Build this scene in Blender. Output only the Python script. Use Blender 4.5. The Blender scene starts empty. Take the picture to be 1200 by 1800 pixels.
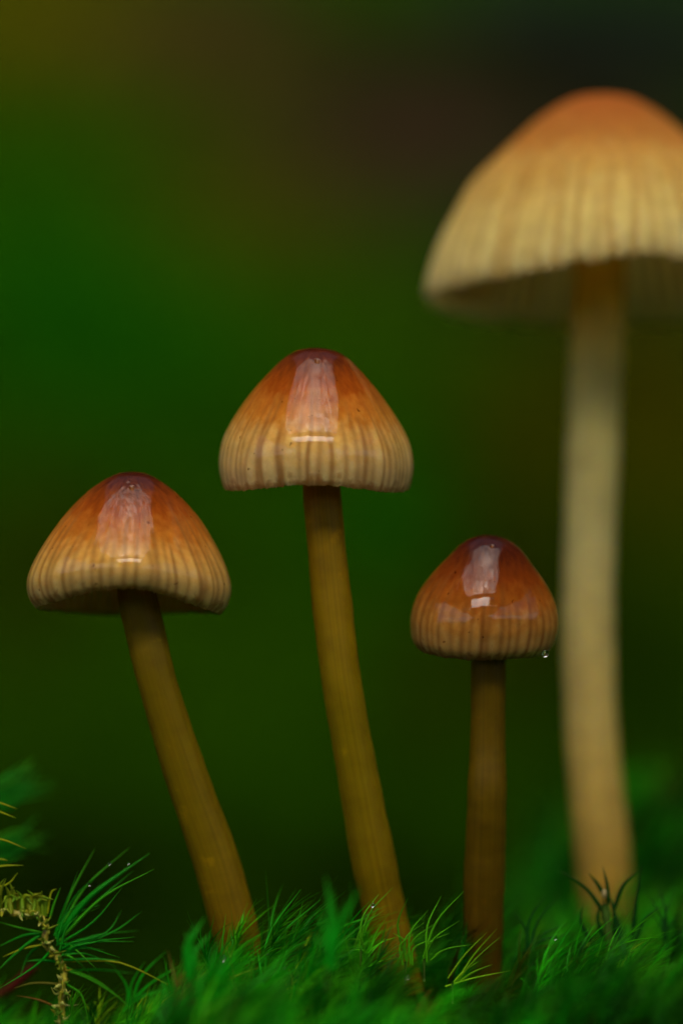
import bpy, math, random
import numpy as np
from mathutils import Vector, Matrix, noise as mn

random.seed(7); rng = np.random.default_rng(7)
R_ = math.radians
SC = bpy.context.scene
COL = SC.collection
CM = 0.01                      # everything below is measured in centimetres, built in metres

# ------------------------------------------------------------------ camera, sky, sun, exposure
CAM_H = 3.5                    # lens axis above the moss ground, cm
DIST = 30.0                    # lens to the plane of the sharp mushrooms, cm
PX = 0.004                     # cm per photograph pixel on that plane
cam_d = bpy.data.cameras.new('camera'); cam = bpy.data.objects.new('camera', cam_d); COL.objects.link(cam)
cam.location = (0, -DIST * CM, CAM_H * CM); cam.rotation_euler = (R_(90), 0, 0)
cam_d.sensor_fit = 'VERTICAL'; cam_d.sensor_height = 36; cam_d.sensor_width = 24; cam_d.lens = 150
cam_d.clip_start = 0.005; cam_d.clip_end = 200
cam_d.dof.use_dof = True; cam_d.dof.focus_distance = (DIST - 0.25) * CM; cam_d.dof.aperture_fstop = 10.5
SC.camera = cam

SUN_EL, SUN_AZ = 60, 182       # azimuth clockwise from +Y : behind the camera
w = bpy.data.worlds.new('World'); SC.world = w; w.use_nodes = True
nt = w.node_tree; bg = nt.nodes['Background']; sky = nt.nodes.new('ShaderNodeTexSky')
sky.sky_type = 'NISHITA'; sky.sun_disc = False
sky.air_density = 1.0; sky.dust_density = 6.0; sky.ozone_density = 0.5
sky.sun_elevation = R_(SUN_EL); sky.sun_rotation = R_(SUN_AZ)
nt.links.new(sky.outputs[0], bg.inputs[0]); bg.inputs[1].default_value = 0.15
sd = bpy.data.lights.new('sun', 'SUN'); so = bpy.data.objects.new('sun', sd); COL.objects.link(so)
sd.energy = 3.05; sd.angle = R_(80); sd.color = (1.0, 0.92, 0.80)
az = R_(SUN_AZ); el = R_(SUN_EL)
to_sun = Vector((math.sin(az) * math.cos(el), math.cos(az) * math.cos(el), math.sin(el)))
so.rotation_euler = to_sun.to_track_quat('Z', 'Y').to_euler(); so.location = to_sun * 8
SC.view_settings.view_transform = 'Standard'; SC.view_settings.look = 'None'
SC.view_settings.exposure = 1.25; SC.view_settings.gamma = 1; SC.view_settings.use_curve_mapping = False
SC.render.engine = 'CYCLES'
SC.cycles.use_denoising = True
try: SC.cycles.denoiser = 'OPENIMAGEDENOISE'
except Exception: pass
SC.cycles.max_bounces = 8; SC.cycles.transparent_max_bounces = 8; SC.cycles.sample_clamp_indirect = 4

def at(px, py, d=0.0):
    """photograph pixel at depth d (cm behind the sharp plane) -> world cm"""
    k = (DIST + d) / DIST * PX
    return np.array([(px - 600) * k, d, CAM_H + (900 - py) * k])

# ------------------------------------------------------------------ helpers
def tag(o, label=None, cat=None, group=None, kind=None):
    if label: o['label'] = label
    if cat: o['category'] = cat
    if group: o['group'] = group
    if kind: o['kind'] = kind
    return o

def thing(name, loc, label, cat, group=None):
    o = bpy.data.objects.new(name, None); COL.objects.link(o)
    o.empty_display_size = 0.002
    o.location = Vector(loc) * CM
    return tag(o, label, cat, group)

def mesh(name, V, F, mat, parent=None, origin=(0, 0, 0), attrs=None, smooth=True, uv=None):
    """V (n,3) cm world; F list or (m,4)/(m,3) array"""
    V = (np.asarray(V, float) - np.asarray(origin, float)) * CM
    me = bpy.data.meshes.new(name)
    if isinstance(F, np.ndarray):
        k = F.shape[1]; m = len(F)
        me.vertices.add(len(V)); me.vertices.foreach_set('co', V.ravel())
        me.loops.add(m * k); me.loops.foreach_set('vertex_index', F.ravel().astype(np.int32))
        me.polygons.add(m); me.polygons.foreach_set('loop_start', np.arange(0, m * k, k, dtype=np.int32))
        me.update(calc_edges=True)
    else:
        me.from_pydata(V.tolist(), [], F)
    for an, arr in (attrs or {}).items():
        arr = np.asarray(arr, float)
        if arr.ndim == 1:
            a = me.attributes.new(an, 'FLOAT', 'POINT'); a.data.foreach_set('value', arr)
        else:
            a = me.attributes.new(an, 'FLOAT_COLOR', 'POINT')
            a.data.foreach_set('color', np.hstack([arr, np.ones((len(arr), 1))]).ravel())
    if smooth: me.polygons.foreach_set('use_smooth', np.ones(len(me.polygons), bool))
    me.validate(); me.update()
    me.materials.append(mat)
    o = bpy.data.objects.new(name, me); COL.objects.link(o)
    if parent: o.parent = parent
    else: o.location = Vector(origin) * CM
    return o

def grid_faces(nu, nv, closed=True, base=0, flip=False):
    """nv rows of nu verts"""
    c = nu if closed else nu - 1
    i = np.arange(c); j = np.arange(nv - 1)
    I, J = np.meshgrid(i, j)
    a = J * nu + I; b = J * nu + (I + 1) % nu
    F = np.stack([a, b, b + nu, a + nu], -1).reshape(-1, 4) + base
    return F[:, ::-1].copy() if flip else F

def catmull(P, n):
    P = np.asarray(P, float); m = len(P)
    Q = np.vstack([2 * P[0] - P[1], P, 2 * P[-1] - P[-2]])
    s = np.linspace(0, m - 1 - 1e-9, n); k = s.astype(int); u = (s - k)[:, None]
    p0, p1, p2, p3 = Q[k], Q[k + 1], Q[k + 2], Q[k + 3]
    return 0.5 * (2 * p1 + (p2 - p0) * u + (2 * p0 - 5 * p1 + 4 * p2 - p3) * u ** 2 + (3 * p1 - p0 - 3 * p2 + p3) * u ** 3)

def vnoise1(x, seed):
    r = np.random.default_rng(seed).uniform(-1, 1, 4096)
    x = np.asarray(x, float); i = np.floor(x).astype(int); f = x - i; f = f * f * (3 - 2 * f)
    return r[i % 4096] * (1 - f) + r[(i + 1) % 4096] * f

def vnoise2(x, y, seed):
    r = np.random.default_rng(seed).uniform(-1, 1, (256, 256))
    x = np.asarray(x, float); y = np.asarray(y, float)
    i = np.floor(x).astype(int); j = np.floor(y).astype(int)
    f = x - i; g = y - j; f = f * f * (3 - 2 * f); g = g * g * (3 - 2 * g)
    i0, i1, j0, j1 = i % 256, (i + 1) % 256, j % 256, (j + 1) % 256
    return (r[i0, j0] * (1 - f) + r[i1, j0] * f) * (1 - g) + (r[i0, j1] * (1 - f) + r[i1, j1] * f) * g

# ------------------------------------------------------------------ materials
def new_mat(name):
    m = bpy.data.materials.new(name); m.use_nodes = True
    return m, m.node_tree, m.node_tree.nodes['Principled BSDF']

def node(nt, t, **kw):
    n = nt.nodes.new(t)
    for k, v in kw.items():
        if isinstance(k, str) and hasattr(n, k): setattr(n, k, v)
    return n

def ramp(nt, stops, fac):
    r = nt.nodes.new('ShaderNodeValToRGB'); e = r.color_ramp.elements
    while len(e) < len(stops): e.new(0.5)
    for el_, (p, c) in zip(e, stops):
        el_.position = p; el_.color = (*c, 1)
    nt.links.new(fac, r.inputs[0]); return r.outputs[0]

def mix(nt, a, b, fac, mode='MIX'):
    n = nt.nodes.new('ShaderNodeMix'); n.data_type = 'RGBA'; n.blend_type = mode
    for sock, v in ((n.inputs[0], fac), (n.inputs[6], a), (n.inputs[7], b)):
        if hasattr(v, 'is_linked') or isinstance(v, bpy.types.NodeSocket): nt.links.new(v, sock)
        elif isinstance(v, (int, float)): sock.default_value = v
        else: sock.default_value = (*v, 1)
    return n.outputs[2]

def math_(nt, op, a, b=None):
    n = nt.nodes.new('ShaderNodeMath'); n.operation = op
    for s, v in zip(n.inputs, (a, b)):
        if v is None: continue
        if isinstance(v, bpy.types.NodeSocket): nt.links.new(v, s)
        else: s.default_value = v
    return n.outputs[0]

def attr(nt, name):
    n = nt.nodes.new('ShaderNodeAttribute'); n.attribute_name = name; return n

def noise_tex(nt, scale, detail=3, vec=None, rough=0.5):
    n = nt.nodes.new('ShaderNodeTexNoise'); n.inputs['Scale'].default_value = scale
    n.inputs['Detail'].default_value = detail; n.inputs['Roughness'].default_value = rough
    if vec is None:
        tc = nt.nodes.new('ShaderNodeTexCoord'); vec = tc.outputs['Object']
    nt.links.new(vec, n.inputs['Vector']); return n

def cap_material(name, stops, groove, gloss, seed):
    m, nt, b = new_mat(name)
    L = nt.links
    t = attr(nt, 'along').outputs['Fac']; g = attr(nt, 'groove').outputs['Fac']
    tc = nt.nodes.new('ShaderNodeTexCoord')
    # streaky variation running down the cap
    cx = nt.nodes.new('ShaderNodeCombineXYZ')
    L.new(attr(nt, 'around').outputs['Fac'], cx.inputs[0]); L.new(math_(nt, 'MULTIPLY', t, 1.6), cx.inputs[1])
    cx.inputs[2].default_value = seed
    streak = noise_tex(nt, 9, 4, cx.outputs[0]).outputs['Fac']
    t2 = math_(nt, 'ADD', t, math_(nt, 'MULTIPLY', math_(nt, 'SUBTRACT', streak, 0.5), 0.30))
    base = ramp(nt, stops, t2)
    gcol = mix(nt, base, groove, math_(nt, 'MULTIPLY', g, 0.78))
    fine = noise_tex(nt, 5200, 2, tc.outputs['Object'])
    mott = noise_tex(nt, 900, 4, tc.outputs['Object'])
    col = mix(nt, gcol, (0.75, 0.70, 0.62), math_(nt, 'MULTIPLY', math_(nt, 'POWER', fine.outputs['Fac'], 3.0), 0.35), 'MULTIPLY')
    col = mix(nt, col, ramp(nt, [(0.3, (0.72, 0.68, 0.62)), (0.7, (1.12, 1.1, 1.08))], mott.outputs['Fac']), 0.6, 'MULTIPLY')
    speck = noise_tex(nt, 2300, 1, tc.outputs['Object']).outputs['Fac']
    col = mix(nt, col, ramp(nt, [(0.735, (1, 1, 1)), (0.78, (.42, .34, .28))], speck), 1.0, 'MULTIPLY')
    L.new(col, b.inputs['Base Color'])
    b.inputs['Roughness'].default_value = 0.5
    b.inputs['Specular IOR Level'].default_value = 0.0
    b.inputs['Subsurface Weight'].default_value = 0.5 if gloss > .5 else .8
    b.inputs['Subsurface Radius'].default_value = (1.0, 0.62, 0.26) if gloss > .5 else (1.0, 0.85, 0.45)
    b.inputs['Subsurface Scale'].default_value = 0.0011 if gloss > .5 else .0022
    b.inputs['Coat Weight'].default_value = gloss * .85
    b.inputs['Coat Roughness'].default_value = 0.035 if gloss > 0.5 else 0.4
    b.inputs['Coat IOR'].default_value = 1.48
    gm = nt.nodes.new('ShaderNodeGamma'); gm.inputs[1].default_value = .5; L.new(col, gm.inputs[0])      # thin flesh lets paler light through
    add_translucency(nt, b, gm.outputs[0], .34 if gloss > .5 else .5)
    bp = nt.nodes.new('ShaderNodeBump'); bp.inputs['Strength'].default_value = 0.35; bp.inputs['Distance'].default_value = 0.00005
    L.new(fine.outputs['Fac'], bp.inputs['Height']); L.new(bp.outputs[0], b.inputs['Normal'])
    bp2 = nt.nodes.new('ShaderNodeBump'); bp2.inputs['Strength'].default_value = 0.12; bp2.inputs['Distance'].default_value = 0.00005
    mid = noise_tex(nt, 700, 2, tc.outputs['Object'])
    L.new(mid.outputs['Fac'], bp2.inputs['Height']); L.new(bp2.outputs[0], b.inputs['Coat Normal'])
    return m

def stem_material(name, stops, seed, rough=0.5):
    m, nt, b = new_mat(name); L = nt.links
    t = attr(nt, 'along').outputs['Fac']
    cx = nt.nodes.new('ShaderNodeCombineXYZ')
    L.new(math_(nt, 'MULTIPLY', t, 26), cx.inputs[1]); cx.inputs[2].default_value = seed
    L.new(math_(nt, 'MULTIPLY', attr(nt, 'around').outputs['Fac'], 2.2), cx.inputs[0])
    bands = noise_tex(nt, 1.0, 5, cx.outputs[0], 0.6).outputs['Fac']
    cx2 = nt.nodes.new('ShaderNodeCombineXYZ')
    L.new(math_(nt, 'MULTIPLY', attr(nt, 'around').outputs['Fac'], 26), cx2.inputs[0]); L.new(math_(nt, 'MULTIPLY', t, 1.5), cx2.inputs[1])
    cx2.inputs[2].default_value = seed + 3
    fib = noise_tex(nt, 1.0, 3, cx2.outputs[0]).outputs['Fac']
    col = ramp(nt, stops, t)
    col = mix(nt, col, ramp(nt, [(0.25, (0.70, 0.66, 0.62)), (0.5, (1, 1, 1)), (0.62, (1.1, 1.08, 1.0)), (0.70, (1.75, 1.6, 1.1))], bands), 0.7, 'MULTIPLY')
    col = mix(nt, col, ramp(nt, [(0.3, (0.72, 0.7, 0.65)), (0.7, (1.2, 1.18, 1.1))], fib), 0.6, 'MULTIPLY')
    L.new(col, b.inputs['Base Color'])
    b.inputs['Roughness'].default_value = rough
    b.inputs['Specular IOR Level'].default_value = 0.12
    b.inputs['Subsurface Weight'].default_value = 0.5
    b.inputs['Subsurface Radius'].default_value = (1.0, 0.5, 0.1)
    b.inputs['Subsurface Scale'].default_value = 0.0010
    bp = nt.nodes.new('ShaderNodeBump'); bp.inputs['Strength'].default_value = 0.4; bp.inputs['Distance'].default_value = 0.00006
    L.new(fib, bp.inputs['Height']); L.new(bp.outputs[0], b.inputs['Normal'])
    return m

def simple_mat(name, c, rough=0.6, var=0.35, scale=300, sss=0.0, spec=0.4, transl=0.0):
    m, nt, b = new_mat(name)
    n = noise_tex(nt, scale, 4).outputs['Fac']
    lo = tuple(x * (1 - var) for x in c); hi = tuple(min(1, x * (1 + var)) for x in c)
    L = nt.links
    col = ramp(nt, [(0.3, lo), (0.7, hi)], n)
    L.new(col, b.inputs['Base Color']); b.inputs['Roughness'].default_value = rough
    b.inputs['Specular IOR Level'].default_value = spec
    if sss:
        b.inputs['Subsurface Weight'].default_value = sss; b.inputs['Subsurface Scale'].default_value = 0.0008
    if transl:
        add_translucency(nt, b, col, transl)
    return m

def add_translucency(nt, b, col, f):
    tr = nt.nodes.new('ShaderNodeBsdfTranslucent'); mx = nt.nodes.new('ShaderNodeMixShader')
    mx.inputs[0].default_value = f; nt.links.new(col, tr.inputs[0])
    nt.links.new(b.outputs[0], mx.inputs[1]); nt.links.new(tr.outputs[0], mx.inputs[2])
    out = [n for n in nt.nodes if n.type == 'OUTPUT_MATERIAL'][0]
    nt.links.new(mx.outputs[0], out.inputs[0])

def leaf_material(name, rough=0.38):
    """moss leaves: colour from the mesh attribute (each leaf has its own green)"""
    m, nt, b = new_mat(name)
    col = attr(nt, 'tint').outputs['Color']
    nt.links.new(col, b.inputs['Base Color']); b.inputs['Roughness'].default_value = rough
    b.inputs['Specular IOR Level'].default_value = 0.08
    add_translucency(nt, b, col, 0.45)
    return m

M_leaf = leaf_material('moss_leaf')
M_shoot = simple_mat('shoot_bark', (0.30, 0.27, 0.02), 0.5, 0.6, 1500, 0.2)
M_stub = simple_mat('green_stalk', (0.03, 0.07, 0.006), 0.6, 0.3, 900, 0, 0.1)
M_gill = simple_mat('gill_flesh', (0.86, 0.74, 0.48), 0.7, 0.14, 900, 0.0, 0.1, 0.5)
M_blocker = simple_mat('blocker_dark', (0.02, 0.035, 0.012), 0.8, 0.5, 8)  # dark surface of the added, unseen light blockers
M_redstalk = simple_mat('red_stalk', (0.045, 0.003, 0.001), 0.8, 0.4, 600, 0, 0.1)
m, nt_, b_ = new_mat('water'); M_water = m
b_.inputs['Transmission Weight'].default_value = 1; b_.inputs['IOR'].default_value = 1.33; b_.inputs['Roughness'].default_value = 0.0

# ground: moss green / soil brown / hollow shade from an attribute, fine noise relief
m, nt_, b_ = new_mat('mossy_ground'); M_ground = m
gc = attr(nt_, 'tint').outputs['Color']
nz = noise_tex(nt_, 120, 5).outputs['Fac']; nz2 = noise_tex(nt_, 900, 4).outputs['Fac']
gcol = mix(nt_, gc, ramp(nt_, [(0.3, (0.45, 0.45, 0.45)), (0.7, (1.5, 1.5, 1.5))], nz), 0.8, 'MULTIPLY')
nt_.links.new(gcol, b_.inputs['Base Color']); b_.inputs['Roughness'].default_value = 0.95; b_.inputs['Specular IOR Level'].default_value = 0.0
bp = nt_.nodes.new('ShaderNodeBump'); bp.inputs['Distance'].default_value = 0.002; bp.inputs['Strength'].default_value = 0.8
nt_.links.new(nz2, bp.inputs['Height']); nt_.links.new(bp.outputs[0], b_.inputs['Normal'])

# ------------------------------------------------------------------ ground: one sheet, mossy floor, hollow, bank
def sstep(a, b, x):
    t = np.clip((x - a) / (b - a), 0, 1); return t * t * (3 - 2 * t)

def H(x, y):
    x = np.asarray(x, float); y = np.asarray(y, float)
    z = 0.18 * vnoise2(x * 0.6 + 40, y * 0.6 + 40, 1) + 0.08 * vnoise2(x * 1.7, y * 1.7, 2)
    # the floor swells to the right behind the big mushroom
    z = z + 0.02 + 0.55 * np.exp(-((x - 2.6) / 1.7) ** 2 - ((y - 6.2) / 2.4) ** 2)
    # hollow round the left shoot
    z = z - 0.42 * (1 - sstep(-1.75, -1.05, x)) * (1 - sstep(3, 8, np.abs(y))) * sstep(-7, -3, y)
    # hollow behind the left mushrooms
    z = z - 2.6 * sstep(1.0, 5.0, y) * (1 - sstep(20, 34, y)) * (1 - sstep(-0.4, 2.2, x))
    z = z - 1.0 * sstep(8.0, 14.0, y) * (1 - sstep(20, 34, y)) * sstep(-0.4, 2.2, x)
    # falls away towards the lens
    z = z - 0.35 * sstep(0.8, 4.0, -y) - 0.9 * sstep(3.0, 12.0, -y) - 3.0 * sstep(12, 40, -y)
    # mossy bank
    k = sstep(26, 90, y)
    z = z + 38 * k + k * (3.2 * vnoise2(x * 0.11 + 9, y * 0.11, 5) + 1.6 * vnoise2(x * 0.3, y * 0.3 + 3, 6) + 0.7 * vnoise2(x * 0.8, y * 0.8, 7))
    far = sstep(90, 600, np.hypot(x, y))
    z = z + far * 20 * vnoise2(x * 0.004, y * 0.004, 8)
    return z

G_moss = np.array([0.010, 0.085, 0.002]); 
def ground_tint(x, y, z):
    """albedo of what grows or lies there: deep green moss, olive moss, brown leaf litter, hollow shade painted near-black"""
    n = len(x)
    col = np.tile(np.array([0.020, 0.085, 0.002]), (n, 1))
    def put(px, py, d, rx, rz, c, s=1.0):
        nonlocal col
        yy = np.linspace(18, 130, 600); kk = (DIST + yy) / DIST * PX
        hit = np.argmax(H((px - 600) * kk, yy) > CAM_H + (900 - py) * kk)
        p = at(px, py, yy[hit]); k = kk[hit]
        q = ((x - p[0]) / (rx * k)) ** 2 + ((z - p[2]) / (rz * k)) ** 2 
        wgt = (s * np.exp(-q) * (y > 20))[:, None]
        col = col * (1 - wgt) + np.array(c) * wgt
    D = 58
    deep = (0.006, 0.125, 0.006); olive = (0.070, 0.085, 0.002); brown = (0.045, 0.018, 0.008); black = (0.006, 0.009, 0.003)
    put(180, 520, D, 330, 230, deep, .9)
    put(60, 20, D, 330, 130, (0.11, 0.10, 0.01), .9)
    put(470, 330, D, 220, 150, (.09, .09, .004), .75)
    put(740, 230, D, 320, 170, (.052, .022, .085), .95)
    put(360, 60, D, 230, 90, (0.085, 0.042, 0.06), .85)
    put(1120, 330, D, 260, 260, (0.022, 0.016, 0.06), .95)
    put(900, 120, D, 430, 60, (.004, .003, .012), .93)  # dark band painted for the shade of a hollow
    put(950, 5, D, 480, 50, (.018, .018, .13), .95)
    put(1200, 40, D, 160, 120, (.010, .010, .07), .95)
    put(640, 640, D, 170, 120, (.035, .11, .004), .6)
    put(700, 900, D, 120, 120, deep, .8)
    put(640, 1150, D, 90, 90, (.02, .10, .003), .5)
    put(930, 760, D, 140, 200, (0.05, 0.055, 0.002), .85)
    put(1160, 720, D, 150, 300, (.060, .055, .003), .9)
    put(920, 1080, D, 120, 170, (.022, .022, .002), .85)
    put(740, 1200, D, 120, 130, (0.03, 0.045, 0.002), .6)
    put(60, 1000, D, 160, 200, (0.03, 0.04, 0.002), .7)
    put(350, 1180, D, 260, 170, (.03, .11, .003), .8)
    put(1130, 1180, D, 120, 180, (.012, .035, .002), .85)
    put(110, 1560, D, 260, 120, black, .93)  # near-black paint for the shade in the left hollow
    put(620, 1560, D, 250, 90, (0.006, 0.012, 0.002), .8)  # shade of the hollow behind the stems put into the tint
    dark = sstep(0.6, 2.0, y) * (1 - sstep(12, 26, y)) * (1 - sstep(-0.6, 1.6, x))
    col = col * (1 - 0.88 * dark[:, None]) + np.array([0.006, 0.006, 0.002]) * 0.93 * dark[:, None]  # floor of the hollow darkened in colour, as its shade
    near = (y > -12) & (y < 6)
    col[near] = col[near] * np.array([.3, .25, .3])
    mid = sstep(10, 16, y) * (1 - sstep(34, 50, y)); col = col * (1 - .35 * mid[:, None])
    col = col * np.array([.60, .54, .12])
    return np.clip(col, 0.0001, 1)

def axis(n, lim, core):
    u = np.linspace(-1, 1, n); s = np.arcsinh(lim / core)
    return core * np.sinh(u * s)
gx = axis(300, 4000, 6); gy = axis(420, 4000, 6) 
X, Y = np.meshgrid(gx, gy)
Z = H(X.ravel(), Y.ravel())
gv = np.stack([X.ravel(), Y.ravel(), Z], 1)
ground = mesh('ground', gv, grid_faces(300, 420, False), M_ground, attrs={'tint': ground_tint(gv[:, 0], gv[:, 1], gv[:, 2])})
tag(ground, 'mossy woodland floor rising to a green bank behind the mushrooms', kind='structure')

# ------------------------------------------------------------------ the wood added, unseen, to shape the light: it shades all but an opening overhead
def slab(V, F, x0, x1, y0, y1, z0, z1, n=14, wob=3.0, seed=0, rag=0):
    """thick light-blocking layer with an uneven edge"""
    base = len(V)
    xs = np.linspace(x0, x1, n); ys = np.linspace(y0, y1, n)
    for top in (0, 1):
        for j, yy in enumerate(ys):
            for i, xx in enumerate(xs):
                e = wob * (mn.noise(Vector((xx * .02 + seed, yy * .02, top * 3.1))))
                rg = rag * (mn.noise(Vector((xx * .009, seed, 0))) + .6 * mn.noise(Vector((xx * .03, seed, 5)))) if (rag and j == 0) else 0
                V.append((xx + e, yy + e * .7 + rg, (z1 if top else z0) + wob * 3 * mn.noise(Vector((xx * .01, yy * .01, seed + top)))))
    for j in range(n - 1):
        for i in range(n - 1):
            a = base + j * n + i
            F.append((a, a + n, a + n + 1, a + 1))
            a += n * n
            F.append((a, a + 1, a + n + 1, a + n))
    for i in range(n - 1):
        for a, b in ((i, i + 1), ((n - 1) * n + i + 1, (n - 1) * n + i), ((i + 1) * n, i * n), (i * n + n - 1, (i + 1) * n + n - 1)):
            F.append((base + a, base + b, base + b + n * n, base + a + n * n))
hC = 400
V, F = [], []
W = 2200
OX0, OX1, OY0, OY1 = -225, 195, -296, 380     # opening shaped to give the caps their rectangular highlight
T_ = 7
XS = 560                                        # beyond this, to both sides of the lens, the wood is left open to let in side light
slab(V, F, -XS, OX0, OY0 - 260, W, hC, hC + T_, seed=1)
slab(V, F, OX1, XS, OY0 - 260, W, hC + 3, hC + 3 + T_, seed=2)
slab(V, F, -XS, XS, -2150, OY0 - 285, hC + 9, hC + 9 + T_, seed=5, n=20, wob=1.2)
slab(V, F, -W, -XS + 10, 120, W, hC - 9, hC - 2, seed=6, n=60, rag=190)
slab(V, F, XS - 10, W, 120, W, hC - 9, hC - 2, seed=7, n=60, rag=190)
slab(V, F, OX0 - 20, OX1 + 20, OY1, W, hC + 14, hC + 14 + T_, seed=3)
slab(V, F, OX0 - 20, OX1 + 20, OY0 - 82, OY0, hC + 24, hC + 28, seed=4, wob=0.8)      # bar added between opening and slit to split the cap highlight
for q in range(16000):                             # loose flakes added to thin the light from both sides
    sd_ = random.choice((-1, 1)); cx_ = sd_ * (XS + random.uniform(-10, 900) ** 1.0); cy_ = random.uniform(-1300, 200)
    a_ = random.uniform(0, math.pi); l_, w_ = random.uniform(8, 18), random.uniform(3, 6)
    u_ = Vector((math.cos(a_) * l_, math.sin(a_) * l_, random.uniform(-4, 4))); v_ = Vector((-math.sin(a_) * w_, math.cos(a_) * w_, 2)); c_ = Vector((cx_, cy_, hC - 14 + random.uniform(-8, 8)))
    b0_ = len(V); V += [tuple(c_ - u_), tuple(c_ - v_), tuple(c_ + u_), tuple(c_ + v_)]; F.append((b0_, b0_ + 1, b0_ + 2, b0_ + 3))
for q in range(16500):                              # flakes added across the opening to dim the highlight it gives
    cx_, cy_ = random.uniform(OX0 + 3, OX1 - 3), random.uniform(OY0 + 3, OY1)
    a_ = random.uniform(0, math.pi); l_, w_ = random.uniform(3, 6.5), random.uniform(1.5, 2.8); zz_ = hC + random.uniform(-3, 5)
    u_ = Vector((math.cos(a_) * l_, math.sin(a_) * l_, random.uniform(-1, 1))); v_ = Vector((-math.sin(a_) * w_, math.cos(a_) * w_, 0)); c_ = Vector((cx_, cy_, zz_))
    b0_ = len(V); V += [tuple(c_ - u_), tuple(c_ - v_), tuple(c_ + u_), tuple(c_ + v_)]; F.append((b0_, b0_ + 1, b0_ + 2, b0_ + 3))
blocker = mesh('light_blocker', V, F, M_blocker, smooth=False); tag(blocker, 'unseen added canopy with an opening above the mushrooms', kind='structure')
V, F = [], []
n = 360
for k in range(n + 1):
    a = 2 * math.pi * k / n; r = 2100 + 120 * mn.noise(Vector((math.cos(a) * 6, math.sin(a) * 6, 1)))
    top = hC + 40 if (math.sin(a) > -0.1 or abs(math.cos(a)) < 0.42 + .1 * mn.noise(Vector((a * 40, 2, 2)))) else 170 + 130 * mn.noise(Vector((a * 60, 1, 7))) + 170 * mn.noise(Vector((math.cos(a) * 9, math.sin(a) * 9, 7)))      # lower behind the lens, where the wood lets fill light in
    for z in (-60, top * .2, top * .6, top): V.append((math.cos(a) * r, math.sin(a) * r, z))
for k in range(n):
    for j in range(3):
        a = k * 4 + j; F.append((a, a + 4, a + 5, a + 1))
surround = mesh('unseen_surround', V, F, M_blocker); tag(surround, 'dark wood added unseen to block low sky light all round', kind='structure')

# ------------------------------------------------------------------ mushrooms
def frame_from_axis(ax):
    ax = np.array(ax, float); ax /= np.linalg.norm(ax)
    y = np.array([0, 1, 0]) - ax * ax[1]; y /= np.linalg.norm(y)
    x = np.cross(y, ax); return np.stack([x, y, ax], 1)      # columns

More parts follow.
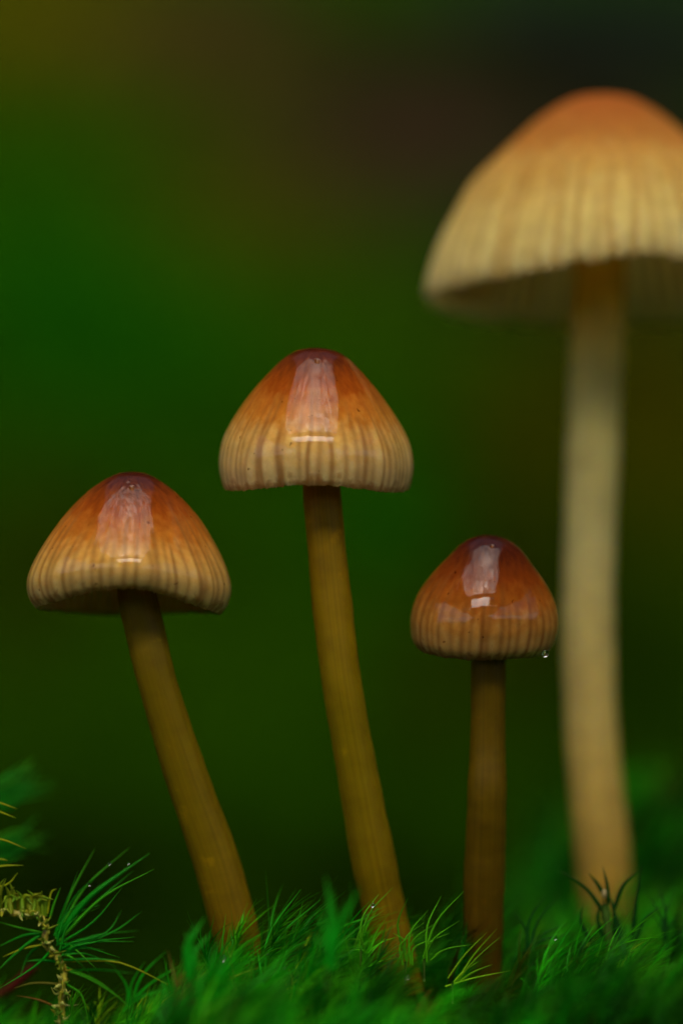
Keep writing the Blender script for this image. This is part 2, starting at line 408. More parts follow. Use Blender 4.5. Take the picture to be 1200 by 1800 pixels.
def make_cap(root, origin, apex, R, prof, ax, rim, n_str, mat, seed, thick=0.06, groove_depth=0.0022, groove_from=0.35, tooth=0.008, pit=True):
    rs = np.random.default_rng(seed)
    NU, NV = 576, 220
    prof = np.array(prof, float)
    P = catmull(prof, NV)
    seg = np.r_[0, np.cumsum(np.hypot(*np.diff(P, axis=0).T))]; t = seg / seg[-1]
    th = np.linspace(0, 2 * np.pi, NU, endpoint=False)
    # grooves at irregular angles
    base_a = (np.arange(n_str) + rs.uniform(-.26, .26, n_str)) / n_str * 2 * np.pi
    st = groove_from + rs.uniform(-.13, .16, n_str)
    dep = rs.uniform(.45, 1.0, n_str); wd = 2 * np.pi / n_str * rs.uniform(.20, .36, n_str)
    G = np.zeros((NV, NU))
    for a, s0, dp, wdt, ph in zip(base_a, st, dep, wd, rs.uniform(0, 99, n_str)):
        wob = 0.025 * vnoise1(t * 4 + ph, seed)
        da = (th[None, :] - a - wob[:, None] + np.pi) % (2 * np.pi) - np.pi
        G += dp * np.exp(-(da / wdt) ** 2) * sstep(s0, s0 + .22, t)[:, None]
    G = np.clip(G, 0, 1)
    lump = np.zeros((NV, NU))
    for f, a in ((1, .012), (2, .018), (3, .016), (5, .011), (9, .005)):
        lump += a * np.sin(f * th[None] + rs.uniform(0, 6) + 1.2 * t[:, None])
    rr = P[:, 0][:, None] * (1 + lump * sstep(.1, .6, t)[:, None]) - groove_depth * G
    z = -P[:, 1][:, None] * np.ones((1, NU))
    xx_, yy_ = P[:, 0][:, None] * np.cos(th)[None], P[:, 0][:, None] * np.sin(th)[None]
    pq = np.hypot(xx_ - .01, yy_ + .33)                          # little pore on the lens side of the crown
    if pit:
        z -= 0.022 * np.exp(-(pq / 0.016) ** 2) - 0.006 * np.exp(-((pq - .035) / 0.014) ** 2)
        ruff = vnoise2(xx_ * 26 + 50, yy_ * 26 + 50, seed) * np.exp(-(np.hypot(xx_ + .02, yy_ + .26) / 0.13) ** 2)
        z += 0.0035 * ruff
    # rim height varies round the cap: rim(theta) in units of R, theta=270deg faces the lens
    rv = np.array([rim(a) for a in th]); tth = vnoise1(th * n_str * 2.0, seed + 5) * tooth + vnoise1(th * n_str * .5, seed + 6) * tooth
    wgt = sstep(.35, 1.0, t)[:, None]
    z = z + rv[None] * wgt + tth[None] * sstep(.93, 1, t)[:, None]
    xo, yo = rr * np.cos(th)[None], rr * np.sin(th)[None]
    outer = np.stack([xo, yo, z], -1)
    # inner surface, from the rim back up to the stem
    NI = 26
    ti = np.linspace(1, 0.12, NI)
    idx = np.interp(ti, t, np.arange(NV)); i0 = np.floor(idx).astype(int).clip(0, NV - 2); fr = (idx - i0)[:, None, None]
    inn = outer[i0] * (1 - fr) + outer[i0 + 1] * fr
    thk = (thick * np.minimum(1, 0.35 + (1 - ti) * 5))[:, None]
    rad = np.hypot(inn[..., 0], inn[..., 1]); k = np.maximum(rad - thk, 0.05) / np.maximum(rad, 1e-6)
    inn = inn * np.stack([k, k, np.ones_like(k)], -1); inn[..., 2] -= thk * sstep(0.0, .9, 1 - ti)[:, None] * 0.9 - 0.004
    allv = np.concatenate([outer, inn]).reshape(-1, 3)
    nv = NV + NI
    F = grid_faces(NU, nv, True, flip=True)
    M = frame_from_axis(ax)
    Wv = apex + (allv * R) @ M.T
    al = np.concatenate([t, np.where(ti > .985, ti, .88)])[:, None] * np.ones((1, NU))
    Gi = np.concatenate([G, np.zeros((NI, NU))])
    ar = np.tile(np.abs(((th / np.pi) + .5) % 2 - 1) * 3.0 + 0, (nv, 1))
    if pit: Gi[:NV] = np.maximum(Gi[:NV], 1.6 * np.exp(-(pq / 0.018) ** 2))
    cap = mesh('cap', Wv, F, mat, root, origin, attrs={'along': al.ravel(), 'groove': Gi.ravel(), 'around': ar.ravel()})
    # gills: thin plates from the stem to the rim
    gv, gf = [], []
    ng = n_str
    for q in range(ng):
        a = (q + .5) / ng * 2 * np.pi; ia = int(a / (2 * np.pi) * NU) % NU
        short = q % 2
        top = inn[:, ia, :]
        rows = range(1, NI - (13 if short else 2), 2)
        b0 = len(gv)
        for kx, j in enumerate(rows):
            p = top[j] + np.array([0, 0, 0.02]); fr_ = kx / (len(rows) - 1)
            dep_ = (0.10 + .06 * math.sin(fr_ * math.pi)) * (1 - .4 * fr_)
            if kx == 0: dep_ = 0.02
            rad_ = max(np.hypot(p[0], p[1]), 0.24 if not short else .4)
            tw = 0.007 
            cdir = np.array([math.cos(a), math.sin(a)]); nd = np.array([-math.sin(a), math.cos(a)]) * tw
            for sx in (-1, 1):
                gv.append((*(cdir * rad_ + nd * sx), p[2])); gv.append((*(cdir * (rad_ - .03) + nd * sx * .4), p[2] - dep_))
        for kx in range(len(rows) - 1):
            a0 = b0 + kx * 4
            gf += [(a0, a0 + 1, a0 + 5, a0 + 4), (a0 + 2, a0 + 6, a0 + 7, a0 + 3), (a0 + 1, a0 + 3, a0 + 7, a0 + 5)]
    gw = apex + (np.array(gv) * R) @ M.T
    g = mesh('gills', gw, gf, M_gill, root, origin, smooth=False)
    g['kind'] = 'stuff'
    return cap

def make_stem(root, origin, pts, mat, seed, d_bend=None):
    """pts: (px_left, px_right, py, depth)"""
    C = np.array([np.r_[at((l + r) / 2, y, d), (r - l) / 2 * PX * (DIST + d) / DIST] for l, r, y, d in pts])
    n = 90; Q = catmull(C, n); NU = 40
    th = np.linspace(0, 2 * np.pi, NU, endpoint=False)
    T = np.gradient(Q[:, :3], axis=0); T /= np.linalg.norm(T, axis=1)[:, None]
    side = np.cross(T, [0, 1, 0]); side /= np.linalg.norm(side, axis=1)[:, None]
    back = np.cross(side, T)
    s = np.linspace(0, 1, n)
    rad = Q[:, 3] * (1 + .018 * vnoise1(s * 26, seed) + .012 * vnoise1(s * 60, seed + 1))
    fl = 1 + .015 * np.sin(3 * th + seed)
    V = Q[:, None, :3] + rad[:, None, None] * fl[None, :, None] * (np.cos(th)[None, :, None] * side[:, None] + np.sin(th)[None, :, None] * back[:, None])
    al = np.tile(s[:, None], (1, NU)); ar = np.tile(np.abs(th / np.pi - 1)[None], (n, 1))
    V = V.reshape(-1, 3)
    F = grid_faces(NU, n, True).tolist()
    F.append(tuple(range(NU))[::1]); F.append(tuple(range((n - 1) * NU, n * NU))[::-1])
    return mesh('stem', V, F, mat, root, origin, attrs={'along': al.ravel(), 'around': ar.ravel()})

PROF1 = [(0, 0), (.10, .012), (.22, .055), (.42, .19), (.63, .40), (.78, .61), (.91, .84), (.985, 1.03), (1, 1.17), (.965, 1.30), (.90, 1.38)]
PROF2 = [(0, 0), (.10, .010), (.20, .035), (.33, .11), (.48, .26), (.66, .47), (.82, .70), (.94, .92), (.99, 1.09), (1.0, 1.25), (.975, 1.40), (.945, 1.47)]
PROF3 = [(0, 0), (.10, .012), (.23, .05), (.40, .16), (.58, .365), (.74, .55), (.866, .73), (.96, .93), (1, 1.136), (.99, 1.30), (.95, 1.46), (.85, 1.58)]
PROF4 = [(0, 0), (.10, .008), (.2, .035), (.34, .12), (.46, .225), (.6, .36), (.735, .5), (.83, .66), (.914, .82), (.973, .98), (1, 1.10), (.99, 1.15)]

def gauss_ang(a, c, w_):
    d = (a - c + np.pi) % (2 * np.pi) - np.pi
    return math.exp(-(d / w_) ** 2)
FRONT = 1.5 * math.pi

stops_a = [(0, (0.045, 0.008, 0.005)), (0.16, (0.095, 0.018, 0.006)), (0.36, (0.32, 0.068, 0.006)), (0.56, (0.56, 0.20, 0.022)), (0.76, (0.76, 0.44, 0.10)), (0.94, (0.76, 0.54, 0.19)), (1, (0.4, 0.21, 0.06))]
stops_b = [(0, (0.05, 0.009, 0.005)), (0.16, (0.1, 0.019, 0.006)), (0.36, (0.35, 0.075, 0.006)), (0.56, (0.60, 0.225, 0.025)), (0.74, (0.82, 0.51, 0.14)), (0.94, (0.84, 0.62, 0.27)), (1, (0.46, 0.26, 0.09))]
stops_c = [(0, (0.025, 0.005, 0.004)), (0.18, (0.055, 0.009, 0.005)), (0.42, (0.19, 0.036, 0.004)), (0.6, (0.36, 0.105, 0.010)), (0.78, (0.54, 0.26, 0.05)), (0.93, (0.58, 0.36, 0.11)), (1, (0.24, 0.1, 0.03))]
stops_d = [(0,(.36,.09,.018)),(.20,(.40,.12,.024)),(.42,(.52,.22,.045)),(.60,(.72,.44,.11)),(.80,(.92,.72,.24)),(.95,(.95,.78,.30)),(1,(.7,.53,.22))]
cap_a = cap_material('cap_skin_left', stops_a, (.26, .11, .025), 1.0, 1)
cap_b = cap_material('cap_skin_middle', stops_b, (.30, .12, .025), 1.0, 2)
cap_c = cap_material('cap_skin_small', stops_c, (.20, .065, .012), 1.0, 3)
cap_d = cap_material('cap_skin_big', stops_d, (.50, .27, .07), 0.12, 4)
st_a = stem_material('stem_skin_left', [(0, (0.1462, 0.0725, 0.0002)), (0.4, (0.1462, 0.0988, 0.0003)), (0.75, (0.1608, 0.1052, 0.0003)), (0.93, (0.2924, 0.1183, 0.0005)), (1, (0.2194, 0.079, 0.0005))], 1)
st_b = stem_material('stem_skin_middle', [(0, (0.1724, 0.097, 0.0003)), (0.5, (0.1724, 0.1228, 0.0004)), (0.8, (0.2442, 0.1358, 0.0005)), (1, (0.2873, 0.1165, 0.0006))], 5)
st_c = stem_material('stem_skin_small', [(0, (0.0767, 0.0351, 0.0002)), (0.5, (0.1023, 0.0615, 0.0002)), (0.85, (0.1279, 0.0761, 0.0003)), (1, (0.115, 0.0468, 0.0003))], 9)
st_d = stem_material('stem_skin_big', [(0, (0.2208, 0.1226, 0.0086)), (0.15, (0.3386, 0.2091, 0.0298)), (0.38, (0.4122, 0.3029, 0.0797)), (0.6, (0.471, 0.4111, 0.1595)), (0.75, (0.4563, 0.404, 0.1329)), (0.85, (0.4563, 0.3318, 0.0332)), (1, (0.4416, 0.2741, 0.0133))], 14)  # paler grey middle: reflected light put into the colour

def mushroom(label, apexpx, d, Rpx, prof, ax, rim, n_str, cmat, smat, stem, seed, **kw):
    k = (DIST + d) / DIST * PX
    R = Rpx * k
    A = at(*apexpx, d)
    A = A + np.array([0, 0, 0])
    bx = stem[0]; base = at((bx[0] + bx[1]) / 2, bx[2], bx[3])
    root = thing('mushroom', base, label, 'mushroom', 'mushrooms in a row on the moss')
    make_cap(root, base, A, R, prof, ax, rim, n_str, cmat, seed, **kw)
    make_stem(root, base, stem, smat, seed)
    return root

# pts run from the base up to inside the cap
mushroom('glossy brown mushroom on the far left, its leaning stem crossing gills shown under the rim',
    (234, 829), 0.0, 177, PROF1, (0.035, -0.13, 1),
    lambda a: 0.34 * gauss_ang(a, FRONT + .08, .95) - 0.20 * gauss_ang(a, FRONT + math.pi, 1.3) + .02 * math.sin(2 * a),
    56, cap_a, st_a,
    [(402, 482, 1760, .35), (386, 463, 1680, .3), (362, 445, 1600, .25), (335, 415, 1500, .2), (285, 360, 1350, .1), (242, 311, 1200, 0), (220, 290, 1110, 0), (206, 274, 1040, 0), (203, 265, 960, 0), (206, 262, 900, 0)], 11)
mushroom('glossy brown bell mushroom in the middle, highest of the three sharp caps',
    (556, 611), 0.1, 172, PROF2, (0.01, -0.13, 1),
    lambda a: 0.17 * gauss_ang(a, FRONT, .9) + .02 * gauss_ang(a, FRONT + math.pi, 1.2),
    54, cap_b, st_b,
    [(668, 748, 1760, .5), (652, 730, 1680, .45), (637, 712, 1600, .4), (615, 692, 1500, .3), (590, 662, 1350, .2), (565, 635, 1200, .1), (547, 617, 1050, .1), (537, 603, 920, .1), (532, 597, 850, .1), (530, 592, 740, .1)], 12)
mushroom('smallest and darkest mushroom with a chestnut cap on a short upright stem',
    (863, 940), 0.15, 131, PROF3, (0.075, -0.15, 1),
    lambda a: 0.05 * gauss_ang(a, FRONT + .8, .9) - .03 * gauss_ang(a, math.pi, .9),
    46, cap_c, st_c,
    [(824, 884, 1790, .6), (822, 882, 1700, .5), (815, 885, 1600, .4), (817, 888, 1500, .3), (821, 890, 1400, .2), (826, 888, 1300, .2), (828, 888, 1155, .15), (830, 886, 1100, .15), (834, 884, 1040, .15)], 13)
mushroom('largest mushroom, pale yellow with an orange crown, out of focus at the right edge',
    (1056, 168), 3.0, 313, PROF4, (-0.01, 0.085, 1),
    lambda a: 0.10 * gauss_ang(a, FRONT + .35, .8) - .03 * gauss_ang(a, FRONT + math.pi, 1.2),
    60, cap_d, st_d,
    [(1034, 1120, 1720, 3.0), (1024, 1110, 1610, 3.0), (1012, 1106, 1500, 3.0), (1003, 1096, 1400, 3.0), (994, 1085, 1280, 3.0), (989, 1080, 1100, 3.0), (991, 1083, 950, 3.0), (996, 1089, 780, 3.0), (1001, 1096, 600, 3.0), (1009, 1102, 460, 3.0), (1012, 1104, 330, 3.0)], 14,
    groove_depth=0.008, groove_from=.45, tooth=.016, thick=.03, pit=False)

# ------------------------------------------------------------------ moss leaves
def leaves(base, dirs, length, width, droop, droopdir, tint, K=6, fold=0.35):
    """vectorised: many narrow folded leaves (3 verts per row). Returns V, F(quads), tint"""
    n = len(base)
    dirs = dirs / np.linalg.norm(dirs, axis=1)[:, None]
    up = np.array([0, 0, 1.0])
    side = np.cross(dirs, up + rng.normal(0, .35, (n, 3))); side /= np.linalg.norm(side, axis=1)[:, None]
    nrm = np.cross(side, dirs)
    s = np.linspace(0, 1, K)
    path = base[:, None] + length[:, None, None] * (s[None, :, None] * dirs[:, None] + (s ** 2)[None, :, None] * droop[:, None, None] * droopdir[:, None])
    wprof = np.array([np.interp(x, [0, .25, .6, 1], [.7, 1, .62, .04]) for x in s])
    wv = width[:, None] * wprof[None]
    rows = np.stack([path - side[:, None] * wv[..., None] + nrm[:, None] * (wv * fold)[..., None], path,
                     path + side[:, None] * wv[..., None] + nrm[:, None] * (wv * fold)[..., None]], 2)      # n,K,3,3
    V = rows.reshape(-1, 3)
    j = np.arange(K - 1)
    q = []
    for c in (0, 1):
        a = j * 3 + c; q.append(np.stack([a, a + 1, a + 4, a + 3], 1))
    q = np.concatenate(q)
    F = (np.arange(n)[:, None, None] * (K * 3) + q[None]).reshape(-1, 4)
    tip = s[None, :, None, None] * np.ones((n, K, 3, 1))
    T = tint[:, None, None, :] * (1 - tip * .0) + tip ** 3 * np.array([.03, .03, 0.0])
    return V, F, np.broadcast_to(T, (n, K, 3, 3)).reshape(-1, 3)

GREENS = np.array([[0.0037, 0.3, 0.0037], [0.02, 0.4, 0.0037], [0.0625, 0.45, 0.0037], [0.0025, 0.1625, 0.0037], [0.25, 0.45, 0.0063], [0.22, 0.13, 0.02]])
def shoots(sx, sy, height, nleaf, llen, wid, sweep, tintw, seed, K=6, dull=1.0):
    """little leafy moss shoots: leaves from several levels of a hidden stalk, swept to one side"""
    rs = np.random.default_rng(seed)
    n = len(sx); zz = H(sx, sy)
    lean = np.stack([sweep + rs.normal(0, .25, n), rs.normal(0, .3, n), np.ones(n)], 1); lean /= np.linalg.norm(lean, axis=1)[:, None]
    base0 = np.stack([sx, sy, zz - .1], 1)
    N = n * nleaf; idx = np.repeat(np.arange(n), nleaf)
    f = np.tile(np.linspace(.15, 1, nleaf), n)
    b = base0[idx] + lean[idx] * (f * height[idx])[:, None]
    a = rs.uniform(0, 2 * np.pi, N); tilt = rs.uniform(.25, 1.15, N) * (1.15 - .6 * f)
    d = lean[idx] + np.stack([np.cos(a) * tilt, np.sin(a) * tilt, np.zeros(N)], 1) + np.array([.25, 0, .1])
    ln = llen[idx] * rs.uniform(.55, 1.25, N)
    patch = np.clip(.75 + .75 * vnoise2(sx * 2.1 + 60, sy * 1.6 + 60, 77) + rs.normal(0, .22, n), .16, 1.7)
    ti = GREENS[rs.choice(6, n, p=tintw)][idx] * rs.uniform(.6, 1.35, (N, 1)) * patch[idx][:, None] * dull
    dd = np.tile(np.array([.5, 0, -.55]), (N, 1)) + rs.normal(0, .35, (N, 3))
    return leaves(b, d, ln, wid * rs.uniform(.7, 1.3, N), rs.uniform(.1, .65, N), dd, ti, K)

def join(name, parts, label):
    Vs, Fs, Ts, o = [], [], [], 0
    for V, F, T in parts:
        Vs.append(V); Fs.append(F + o); Ts.append(T); o += len(V)
    ob = mesh(name, np.concatenate(Vs), np.concatenate(Fs), M_leaf, attrs={'tint': np.concatenate(Ts)})
    return tag(ob, label, kind='stuff')

tw = [.32, .31, .19, .12, .03, .03]
parts = []
# near carpet round the mushrooms
n = 2600
sx = rng.uniform(-3.4, 3.4, n); sy = rng.uniform(-1.6, 4.5, n)
keep = (vnoise2(sx * 2.3 + 30, sy * 2.3 + 30, 55) + rng.uniform(-.5, .5, n) > -.25) & ~((sx < -1.3) & (sy < 0.6) & (sy > -1.6) & (rng.random(n) < .35)) & ~((sx < .3) & (sy > 1.2) & (rng.random(n) < .85))
for bx_, bd_ in ((-.68, .3), (.42, .45), (1.0, .5), (1.95, 3.0)):      # thinner growth right before each stem
    keep &= ~((np.abs(sx - bx_) < .26) & (sy < bd_ + .1) & (sy > bd_ - 1.3) & (rng.random(n) < .7))
sx, sy = sx[keep], sy[keep]
hh = rng.uniform(.25, .6, len(sx)) * np.where(sx < -1.1, .55, .9) * (1 + .45 * vnoise2(sx * 1.6 + 7, sy * 1.6 + 7, 21))
parts.append(shoots(sx, sy, hh, 32, rng.uniform(.22, .42, len(sx)), .0062, .5, tw, 31))
# lens side, blurred
n = 700
sx = rng.uniform(-3.4, 3.4, n); sy = rng.uniform(-7.5, -1.6, n)
parts.append(shoots(sx, sy, rng.uniform(.3, .6, n) , 16, rng.uniform(.25, .45, n), .011, .4, tw, 32, 5))
# behind, right hand swell and the far floor
n = 1300
sx = rng.uniform(0.2, 7, n); sy = rng.uniform(4.0, 14, n)
parts.append(shoots(sx, sy, rng.uniform(.3, .9, n), 16, rng.uniform(.3, .6, n), .014, .4, tw, 33, 5, .55))
join('moss_carpet', parts, 'bright green carpet of fine swept moss leaves round the mushroom stems')

# ------------------------------------------------------------------ single shoots one can pick out
def one_leaf(parent, origin, pts, width, tint, name='leaf'):
    """a leaf through photograph points (px,py,depth)"""
    P = catmull(np.array([at(*p) for p in pts]), 9)
    T = np.gradient(P, axis=0); T /= np.linalg.norm(T, axis=1)[:, None]
    side = np.cross(T, [0, -1, 0.25]); side /= np.linalg.norm(side, axis=1)[:, None]; nr = np.cross(side, T)
    s = np.linspace(0, 1, 9); wv = width * np.interp(s, [0, .2, .6, 1], [.75, 1, .7, .06])
    top = P + nr * (wv * .15)[:, None]
    V = np.stack([P - side * wv[:, None], top, P + side * wv[:, None], P - nr * (wv * .25)[:, None]], 1).reshape(-1, 3)
    F = grid_faces(4, 9, True)
    tn = np.tile(np.array(tint), (len(V), 1)) + np.repeat(s ** 3, 4)[:, None] * np.array([.03, .03, .01])
    return mesh(name, V, F, M_leaf, parent, origin, attrs={'tint': tn})

def tube(parent, origin, pts, rad, mat, name='stalk', nub=0.0, seed=1, n=50, NU=12):
    C = np.array([np.r_[at(*p[:3]), p[3] if len(p) > 3 else rad] for p in pts]); Q = catmull(C, n)
    th = np.linspace(0, 2 * np.pi, NU, endpoint=False)
    T = np.gradient(Q[:, :3], axis=0); T /= np.linalg.norm(T, axis=1)[:, None]
    side = np.cross(T, [0, 1, .1]); side /= np.linalg.norm(side, axis=1)[:, None]; back = np.cross(side, T)
    rr = Q[:, 3][:, None] * (1 + nub * np.random.default_rng(seed).uniform(-1, 1, (n, NU)))
    V = Q[:, None, :3] + rr[..., None] * (np.cos(th)[None, :, None] * side[:, None] + np.sin(th)[None, :, None] * back[:, None])
    F = grid_faces(NU, n, True).tolist(); F.append(tuple(range(NU))); F.append(tuple(range((n - 1) * NU, n * NU))[::-1])
    return mesh(name, V.reshape(-1, 3), F, mat, parent, origin)

g1, g2, g3, gy = (.005, .25, .006), (.05, .36, .008), (.016, .30, .012), (.36, .42, .008)
# (a) the long-leaved shoot at the lower left
o = at(107, 1800, -.1)
r = thing('moss_shoot', o, 'sharp moss shoot at the lower left with long needle leaves fanning from its yellow stalk', 'moss', 'moss shoots standing clear of the carpet')
tube(r, o, [(107, 1840, 0), (108, 1800, 0), (110, 1737, 0), (113, 1707, 0), (100, 1680, 0), (80, 1657, 0), (82, 1630, 0), (66, 1610, 0), (30, 1606, 0), (-20, 1600, 0)], .024, M_shoot, nub=.35, n=90)
for pts, wd, ti in [
    ([(97, 1640, 0), (125, 1570, .1), (167, 1492, .2)], .010, g2), ([(95, 1645, 0), (115, 1590, 0), (138, 1530, -.1)], .007, g1),
    ([(98, 1650, 0), (150, 1560, .1), (228, 1490, .2)], .010, g2), ([(100, 1648, 0), (160, 1575, 0), (263, 1500, .1)], .026, g1),
    ([(102, 1655, 0), (165, 1590, 0), (235, 1530, .1)], .012, g1), ([(104, 1655, 0), (180, 1578, -.1), (271, 1528, -.1)], .012, g2),
    ([(104, 1660, 0), (165, 1620, -.1), (215, 1560, -.2)], .010, g3), ([(106, 1662, 0), (185, 1640, 0), (214, 1600, .1)], .008, g3),
    ([(108, 1668, 0), (195, 1640, 0), (250, 1602, 0)], .010, g3), ([(110, 1675, 0), (170, 1655, -.1), (238, 1647, -.1)], .008, g1),
    ([(112, 1688, 0), (160, 1686, 0), (210, 1688, 0)], .012, g3), ([(112, 1690, 0), (210, 1692, 0), (310, 1738, 0)], .008, gy),
    ([(116, 1705, 0), (160, 1722, 0), (215, 1757, 0)], .009, g2), ([(116, 1700, 0), (180, 1730, .1), (255, 1795, .1)], .009, g2),
    ([(118, 1730, 0), (145, 1752, 0), (158, 1810, 0)], .009, g2), ([(118, 1706, 0), (180, 1705, .3), (240, 1712, .3)], .008, g1),
    ([(80, 1640, 0), (40, 1632, 0), (-10, 1618, 0)], .009, g2), ([(80, 1640, 0), (40, 1645, 0), (-10, 1668, 0)], .012, g1),
    ([(76, 1640, 0), (35, 1670, 0), (-10, 1712, 0)], .014, g3), ([(78, 1655, 0), (50, 1680, .1), (35, 1720, .1)], .010, g3),
    ([(78, 1660, 0), (40, 1668, 0), (5, 1682, 0)], .008, gy), ([(100, 1690, 0), (70, 1688, 0), (45, 1690, 0)], .012, g1),
    ([(108, 1730, 0), (60, 1728, 0), (25, 1737, 0)], .010, (.14, .14, .01)), ([(108, 1775, 0), (70, 1758, 0), (30, 1750, 0)], .010, (.16, .08, .01)),
    ([(88, 1615, 0), (95, 1590, 0), (107, 1560, 0)], .010, g2), ([(84, 1606, 0), (90, 1570, 0), (100, 1562, 0)], .008, gy),
    ([(112, 1765, 0), (125, 1768, -.1), (140, 1765, -.1)], .008, (.3, .3, .1)), ([(95, 1665, 0), (60, 1700, -.2), (-5, 1740, -.3)], .010, g1)]:
    one_leaf(r, o, pts, wd, ti)
for k in range(16):       # more needles inside the fan
    u = random.random(); bx, by = 96 + 14 * u + random.uniform(-3, 3), 1642 + 40 * u
    ang = math.radians(random.uniform(68, 8) if k % 4 else random.uniform(-40, 0)); ln = random.uniform(60, 165)
    mx_, my_ = bx + ln * .5 * math.cos(ang) - 6, by - ln * .5 * math.sin(ang) - 6
    one_leaf(r, o, [(bx, by, random.uniform(-.15, .15)), (mx_, my_, random.uniform(-.1, .2)), (bx + ln * math.cos(ang), by - ln * math.sin(ang) + random.uniform(0, 14), random.uniform(-.2, .3))], random.uniform(.006, .013), random.choice([g1, g1, g2, g3]))
path = [(-12, 1600), (30, 1606), (66, 1610), (82, 1630), (80, 1657), (100, 1680), (113, 1707), (110, 1737), (108, 1775), (107, 1800)]
for k in range(80):       # short scaly leaves that clothe the stalk
    u = random.uniform(0, len(path) - 1.01); q = int(u); f = u - q
    bx = path[q][0] * (1 - f) + path[q + 1][0] * f + random.uniform(-3, 3); by = path[q][1] * (1 - f) + path[q + 1][1] * f
    a = random.uniform(0, 2 * math.pi); ln = random.uniform(8, 24)
    one_leaf(r, o, [(bx, by, -.02), (bx + ln * .5 * math.cos(a), by - ln * .5 * abs(math.sin(a)) * (1 if random.random() < .7 else -.6), random.uniform(-.08, -.02)), (bx + ln * math.cos(a) + 2, by - ln * math.sin(a) * .7 - 3, random.uniform(-.12, 0))], random.uniform(.008, .016),
             random.choice([(.24, .34, .02), (.14, .30, .02), (.5, .52, .12), (.36, .36, .02)]))
for k in range(24):       # broad clasping leaf bases along the upper, lying part of the stalk
    x0 = -12 + k * 4.0 + random.uniform(-4, 4); y0 = 1604 + k * .3
    one_leaf(r, o, [(x0, y0, random.uniform(-.05, .05)), (x0 + random.uniform(-4, 6), y0 - 30, 0), (x0 + random.uniform(-14, 24), y0 - random.uniform(16, 64), -.05)], random.uniform(.014, .028), (random.uniform(.14, .26), random.uniform(.26, .36), .010))
# (b) upper left blurred fronds
o = at(-30, 1440, 1.4)
r = thing('moss_shoot', o, 'blurred feathery moss frond entering from the left edge above the sharp shoot', 'moss', 'moss shoots standing clear of the carpet')
tube(r, o, [(-120, 1560, 1.6), (-60, 1480, 1.6), (-30, 1430, 1.6), (-15, 1380, 1.6)], .03, M_shoot, nub=.2, n=30)
for k in range(34):
    y0 = random.choice([random.uniform(1385, 1425), random.uniform(1480, 1530)]); x0 = -30
    one_leaf(r, o, [(x0, y0, 1.6), (x0 + random.uniform(30, 60), y0 - random.uniform(5, 30), 1.7), (x0 + random.uniform(70, 135), y0 - random.uniform(10, 65), 1.8)], .014, random.choice([g1, g2, g3]))
o = at(-30, 1470, 0)
r = thing('moss_shoot', o, 'sharp moss shoot mostly cut by the left edge, with yellow-green leaf tips pointing right', 'moss', 'moss shoots standing clear of the carpet')
tube(r, o, [(-40, 1600, 0), (-45, 1520, 0), (-42, 1440, 0), (-40, 1390, 0)], .03, M_shoot, nub=.2, n=30)
for pts in ([(-40, 1400), (0, 1411), (31, 1422)], [(-40, 1415), (0, 1427), (29, 1438)], [(-40, 1470), (5, 1476), (47, 1492)], [(-40, 1510), (0, 1510), (15, 1513)], [(-40, 1530), (5, 1522), (42, 1521)], [(-40, 1560), (10, 1556), (32, 1534)]):
    one_leaf(r, o, [(*p, 0) for p in pts], .009, gy)
# (c) red stalk
o = at(0, 1760, 1.2)
r = thing('moss_stalk', o, 'blurred dark red stalk at the lower left corner behind the sharp shoot', 'stalk')
tube(r, o, [(-40, 1785, 1.0), (0, 1750, 1.0), (30, 1728, 1.0), (62, 1698, 1.0)], .034, M_redstalk, nub=.1, n=30)
# (d) the dark shoot before the big stem
o = at(1068, 1700, .35)
r = thing('moss_shoot', o, 'dark moss shoot with a pale tip bud in front of the big mushroom stem', 'moss', 'moss shoots standing clear of the carpet')
tube(r, o, [(1075, 1700, .35), (1068, 1640, .35), (1062, 1590, .35)], .03, M_stub, nub=.2, n=30)
dk = (.004, .055, .006)
for pts in ([(1070, 1620), (1030, 1562), (980, 1529)], [(1062, 1575), (1048, 1552), (1032, 1533)], [(1068, 1590), (1066, 1555), (1058, 1522)], [(1078, 1600), (1095, 1555), (1125, 1528)],
            [(1072, 1640), (1062, 1600), (1060, 1575)], [(1080, 1650), (1078, 1600), (1068, 1570)], [(1066, 1660), (1050, 1620), (1054, 1585)], [(1090, 1660), (1085, 1620), (1072, 1590)],
            [(1110, 1650), (1118, 1580), (1128, 1515)], [(1110, 1670), (1130, 1620), (1165, 1590)], [(1040, 1660), (1020, 1620), (1025, 1590)]):
    one_leaf(r, o, [(*p, .35) for p in pts], .016, dk)
m_, nt_, b_ = new_mat('bud_skin'); b_.inputs['Base Color'].default_value = (.22, .17, .06, 1)
bq = np.array([(math.sin(a) * .020 * (1 if True else 0), 0, -math.cos(a) * .034) for a in np.linspace(0, math.pi, 8)])
bv = np.array([[p[0] * math.cos(t_), p[0] * math.sin(t_), p[2]] for p in bq for t_ in np.linspace(0, 2 * math.pi, 10, endpoint=False)])
mesh('bud', bv + at(1061, 1571, .30), grid_faces(10, 8, True), m_, r, o)

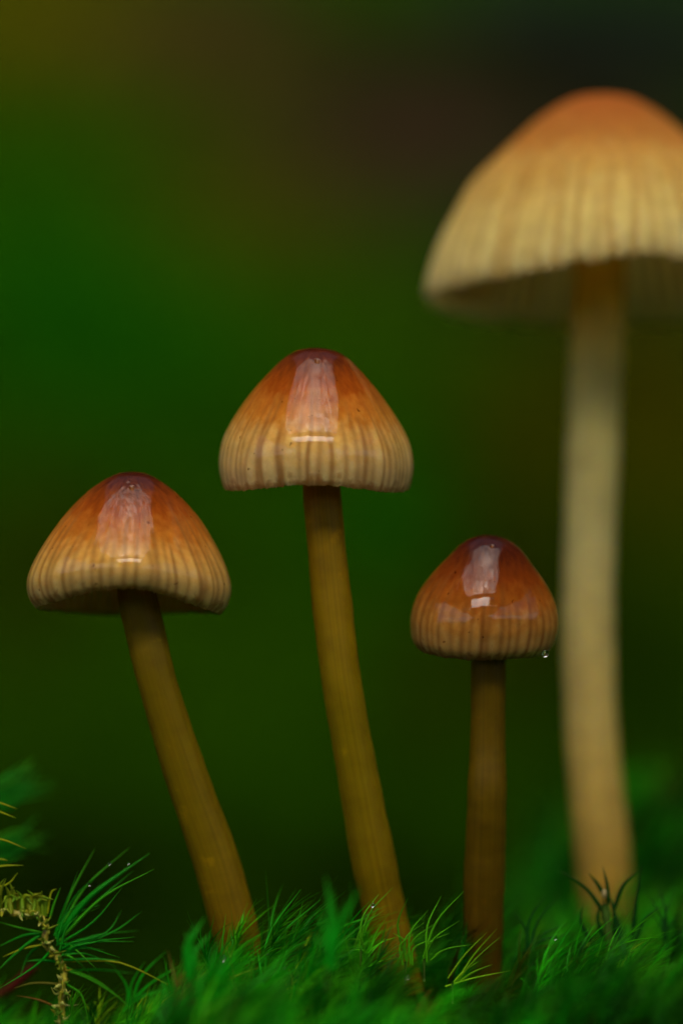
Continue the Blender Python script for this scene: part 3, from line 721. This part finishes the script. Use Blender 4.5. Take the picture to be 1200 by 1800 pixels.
# (e) fine blades in front: small shoots of loose leaves at places seen in the photograph
def spray(label, basept, d, tips, wd=.008, tint=g2, bulge=12):
    o = at(*basept, d)
    r = thing('moss_shoot', o, label, 'moss', 'moss shoots standing clear of the carpet')
    tube(r, o, [(basept[0], basept[1] + 40, d), (basept[0], basept[1], d)], .008, M_stub, n=6)
    for (tx, ty) in tips:
        bx, by = basept[0] + random.uniform(-14, 14), basept[1] + random.uniform(-6, 10)
        one_leaf(r, o, [(bx, by, d), ((bx + tx) / 2 - bulge * (1 if tx > bx else -1), (by + ty) / 2 - bulge * .4, d), (tx, ty, d + random.uniform(-.1, .1))], wd,
                 tuple(np.array(tint) * random.uniform(1.1, 2.0)))
    return r
spray('moss shoot with two long arching blades between the left and middle stems', (462, 1705), -.1, [(529, 1563), (564, 1581), (505, 1640), (490, 1660), (545, 1650)], .009, g3)
spray('moss shoot with a beaded blade in front of the foot of the middle stem', (634, 1668), -.4, [(666, 1571), (648, 1600), (690, 1560), (612, 1650), (600, 1672), (675, 1600)], .008, (.05, .24, .004))
spray('moss shoot with looping bright blades just right of the middle stem', (712, 1690), -.4, [(717, 1578), (745, 1622), (752, 1600), (730, 1640), (760, 1650), (690, 1640), (770, 1620)], .009, (.06, .28, .004), 16)
spray('moss shoot reaching a forked blade towards the small mushroom stem', (745, 1685), -.2, [(815, 1566), (808, 1618), (790, 1640), (830, 1660), (775, 1575)], .009, (.06, .28, .004))
spray('moss shoot with thin pale blades across the foot of the small stem', (795, 1725), -.4, [(856, 1638), (873, 1632), (878, 1647), (840, 1690), (866, 1695), (898, 1706)], .007, (.12, .28, .004), 4)
spray('dark moss shoot with curved blades between the small and the big stem', (930, 1680), .3, [(984, 1571), (958, 1573), (900, 1600), (1000, 1622), (1010, 1640)], .012, dk)
spray('bent yellow moss blade pair at the foot of the left stem', (412, 1720), -.5, [(432, 1769), (406, 1790), (458, 1700), (398, 1665), (412, 1660)], .008, (.12, .2, .01), 2)
spray('moss shoot at the bottom edge with a yellow-green leaf below the left stem foot', (492, 1785), -.5, [(553, 1716), (502, 1690), (520, 1735), (470, 1740), (560, 1770)], .010, (.1, .2, .01))
spray('low moss shoot between the sharp left shoot and the left stem', (225, 1775), .3, [(255, 1690), (292, 1672), (200, 1700), (270, 1740), (310, 1735), (330, 1690)], .010, g1)
spray('blurred moss shoot left of the left stem foot', (335, 1720), -1.3, [(345, 1620), (360, 1612), (325, 1640), (350, 1630), (318, 1665), (372, 1640)], .022, g1)
spray('upright blurred moss shoot just left of the middle stem foot', (575, 1700), -1.8, [(573, 1540), (582, 1560), (560, 1600), (610, 1580), (632, 1560), (546, 1640)], .022, g1, 5)
spray('moss shoot standing at the right edge beside the big stem', (1165, 1690), .5, [(1130, 1560), (1155, 1550), (1185, 1565), (1200, 1600), (1140, 1600)], .012, dk)

# ------------------------------------------------------------------ water droplets
def droplet(px, py, d, r_px, label):
    c = at(px, py, d); R = r_px * PX
    a = np.linspace(0, np.pi, 13)[:, None]; t_ = np.linspace(0, 2 * np.pi, 20, endpoint=False)[None]
    V = np.stack([np.sin(a) * np.cos(t_), np.sin(a) * np.sin(t_), -np.cos(a) * 1.06 * np.ones_like(t_)], -1).reshape(-1, 3) * R + c
    F = grid_faces(20, 13, True)
    o_ = mesh('water_droplet', V, F, M_water, None, c)
    tag(o_, label, 'droplet', 'water droplets on the moss and mushrooms')
droplet(958, 1149, -.2, 6, 'clear water droplet hanging from the right rim of the smallest cap')
droplet(393, 1684, -.55, 5.5, 'round water droplet on a leaf at the foot of the left mushroom stem')
droplet(472, 1681, -.2, 5, 'water droplet right beside the base of the left stem')
droplet(655, 1591, -.42, 4, 'tiny water droplet on the beaded blade by the middle stem')
droplet(503, 1700, -.5, 3.5, 'tiny water droplet on a yellow blade between the left and middle stems')
droplet(193, 1518, -.05, 3, 'tiny water droplet on the upper needle of the sharp left shoot')
droplet(226, 1518, -.05, 2.6, 'tiny water droplet on the broadest needle of the sharp left shoot')
droplet(157, 1555, -.05, 2.6, 'tiny water droplet halfway along a needle of the sharp left shoot')
droplet(716, 1718, -.45, 4.5, 'water droplet low in the moss right of the middle stem')
droplet(975, 1648, .1, 4, 'water droplet in the moss between the small and the big stem')
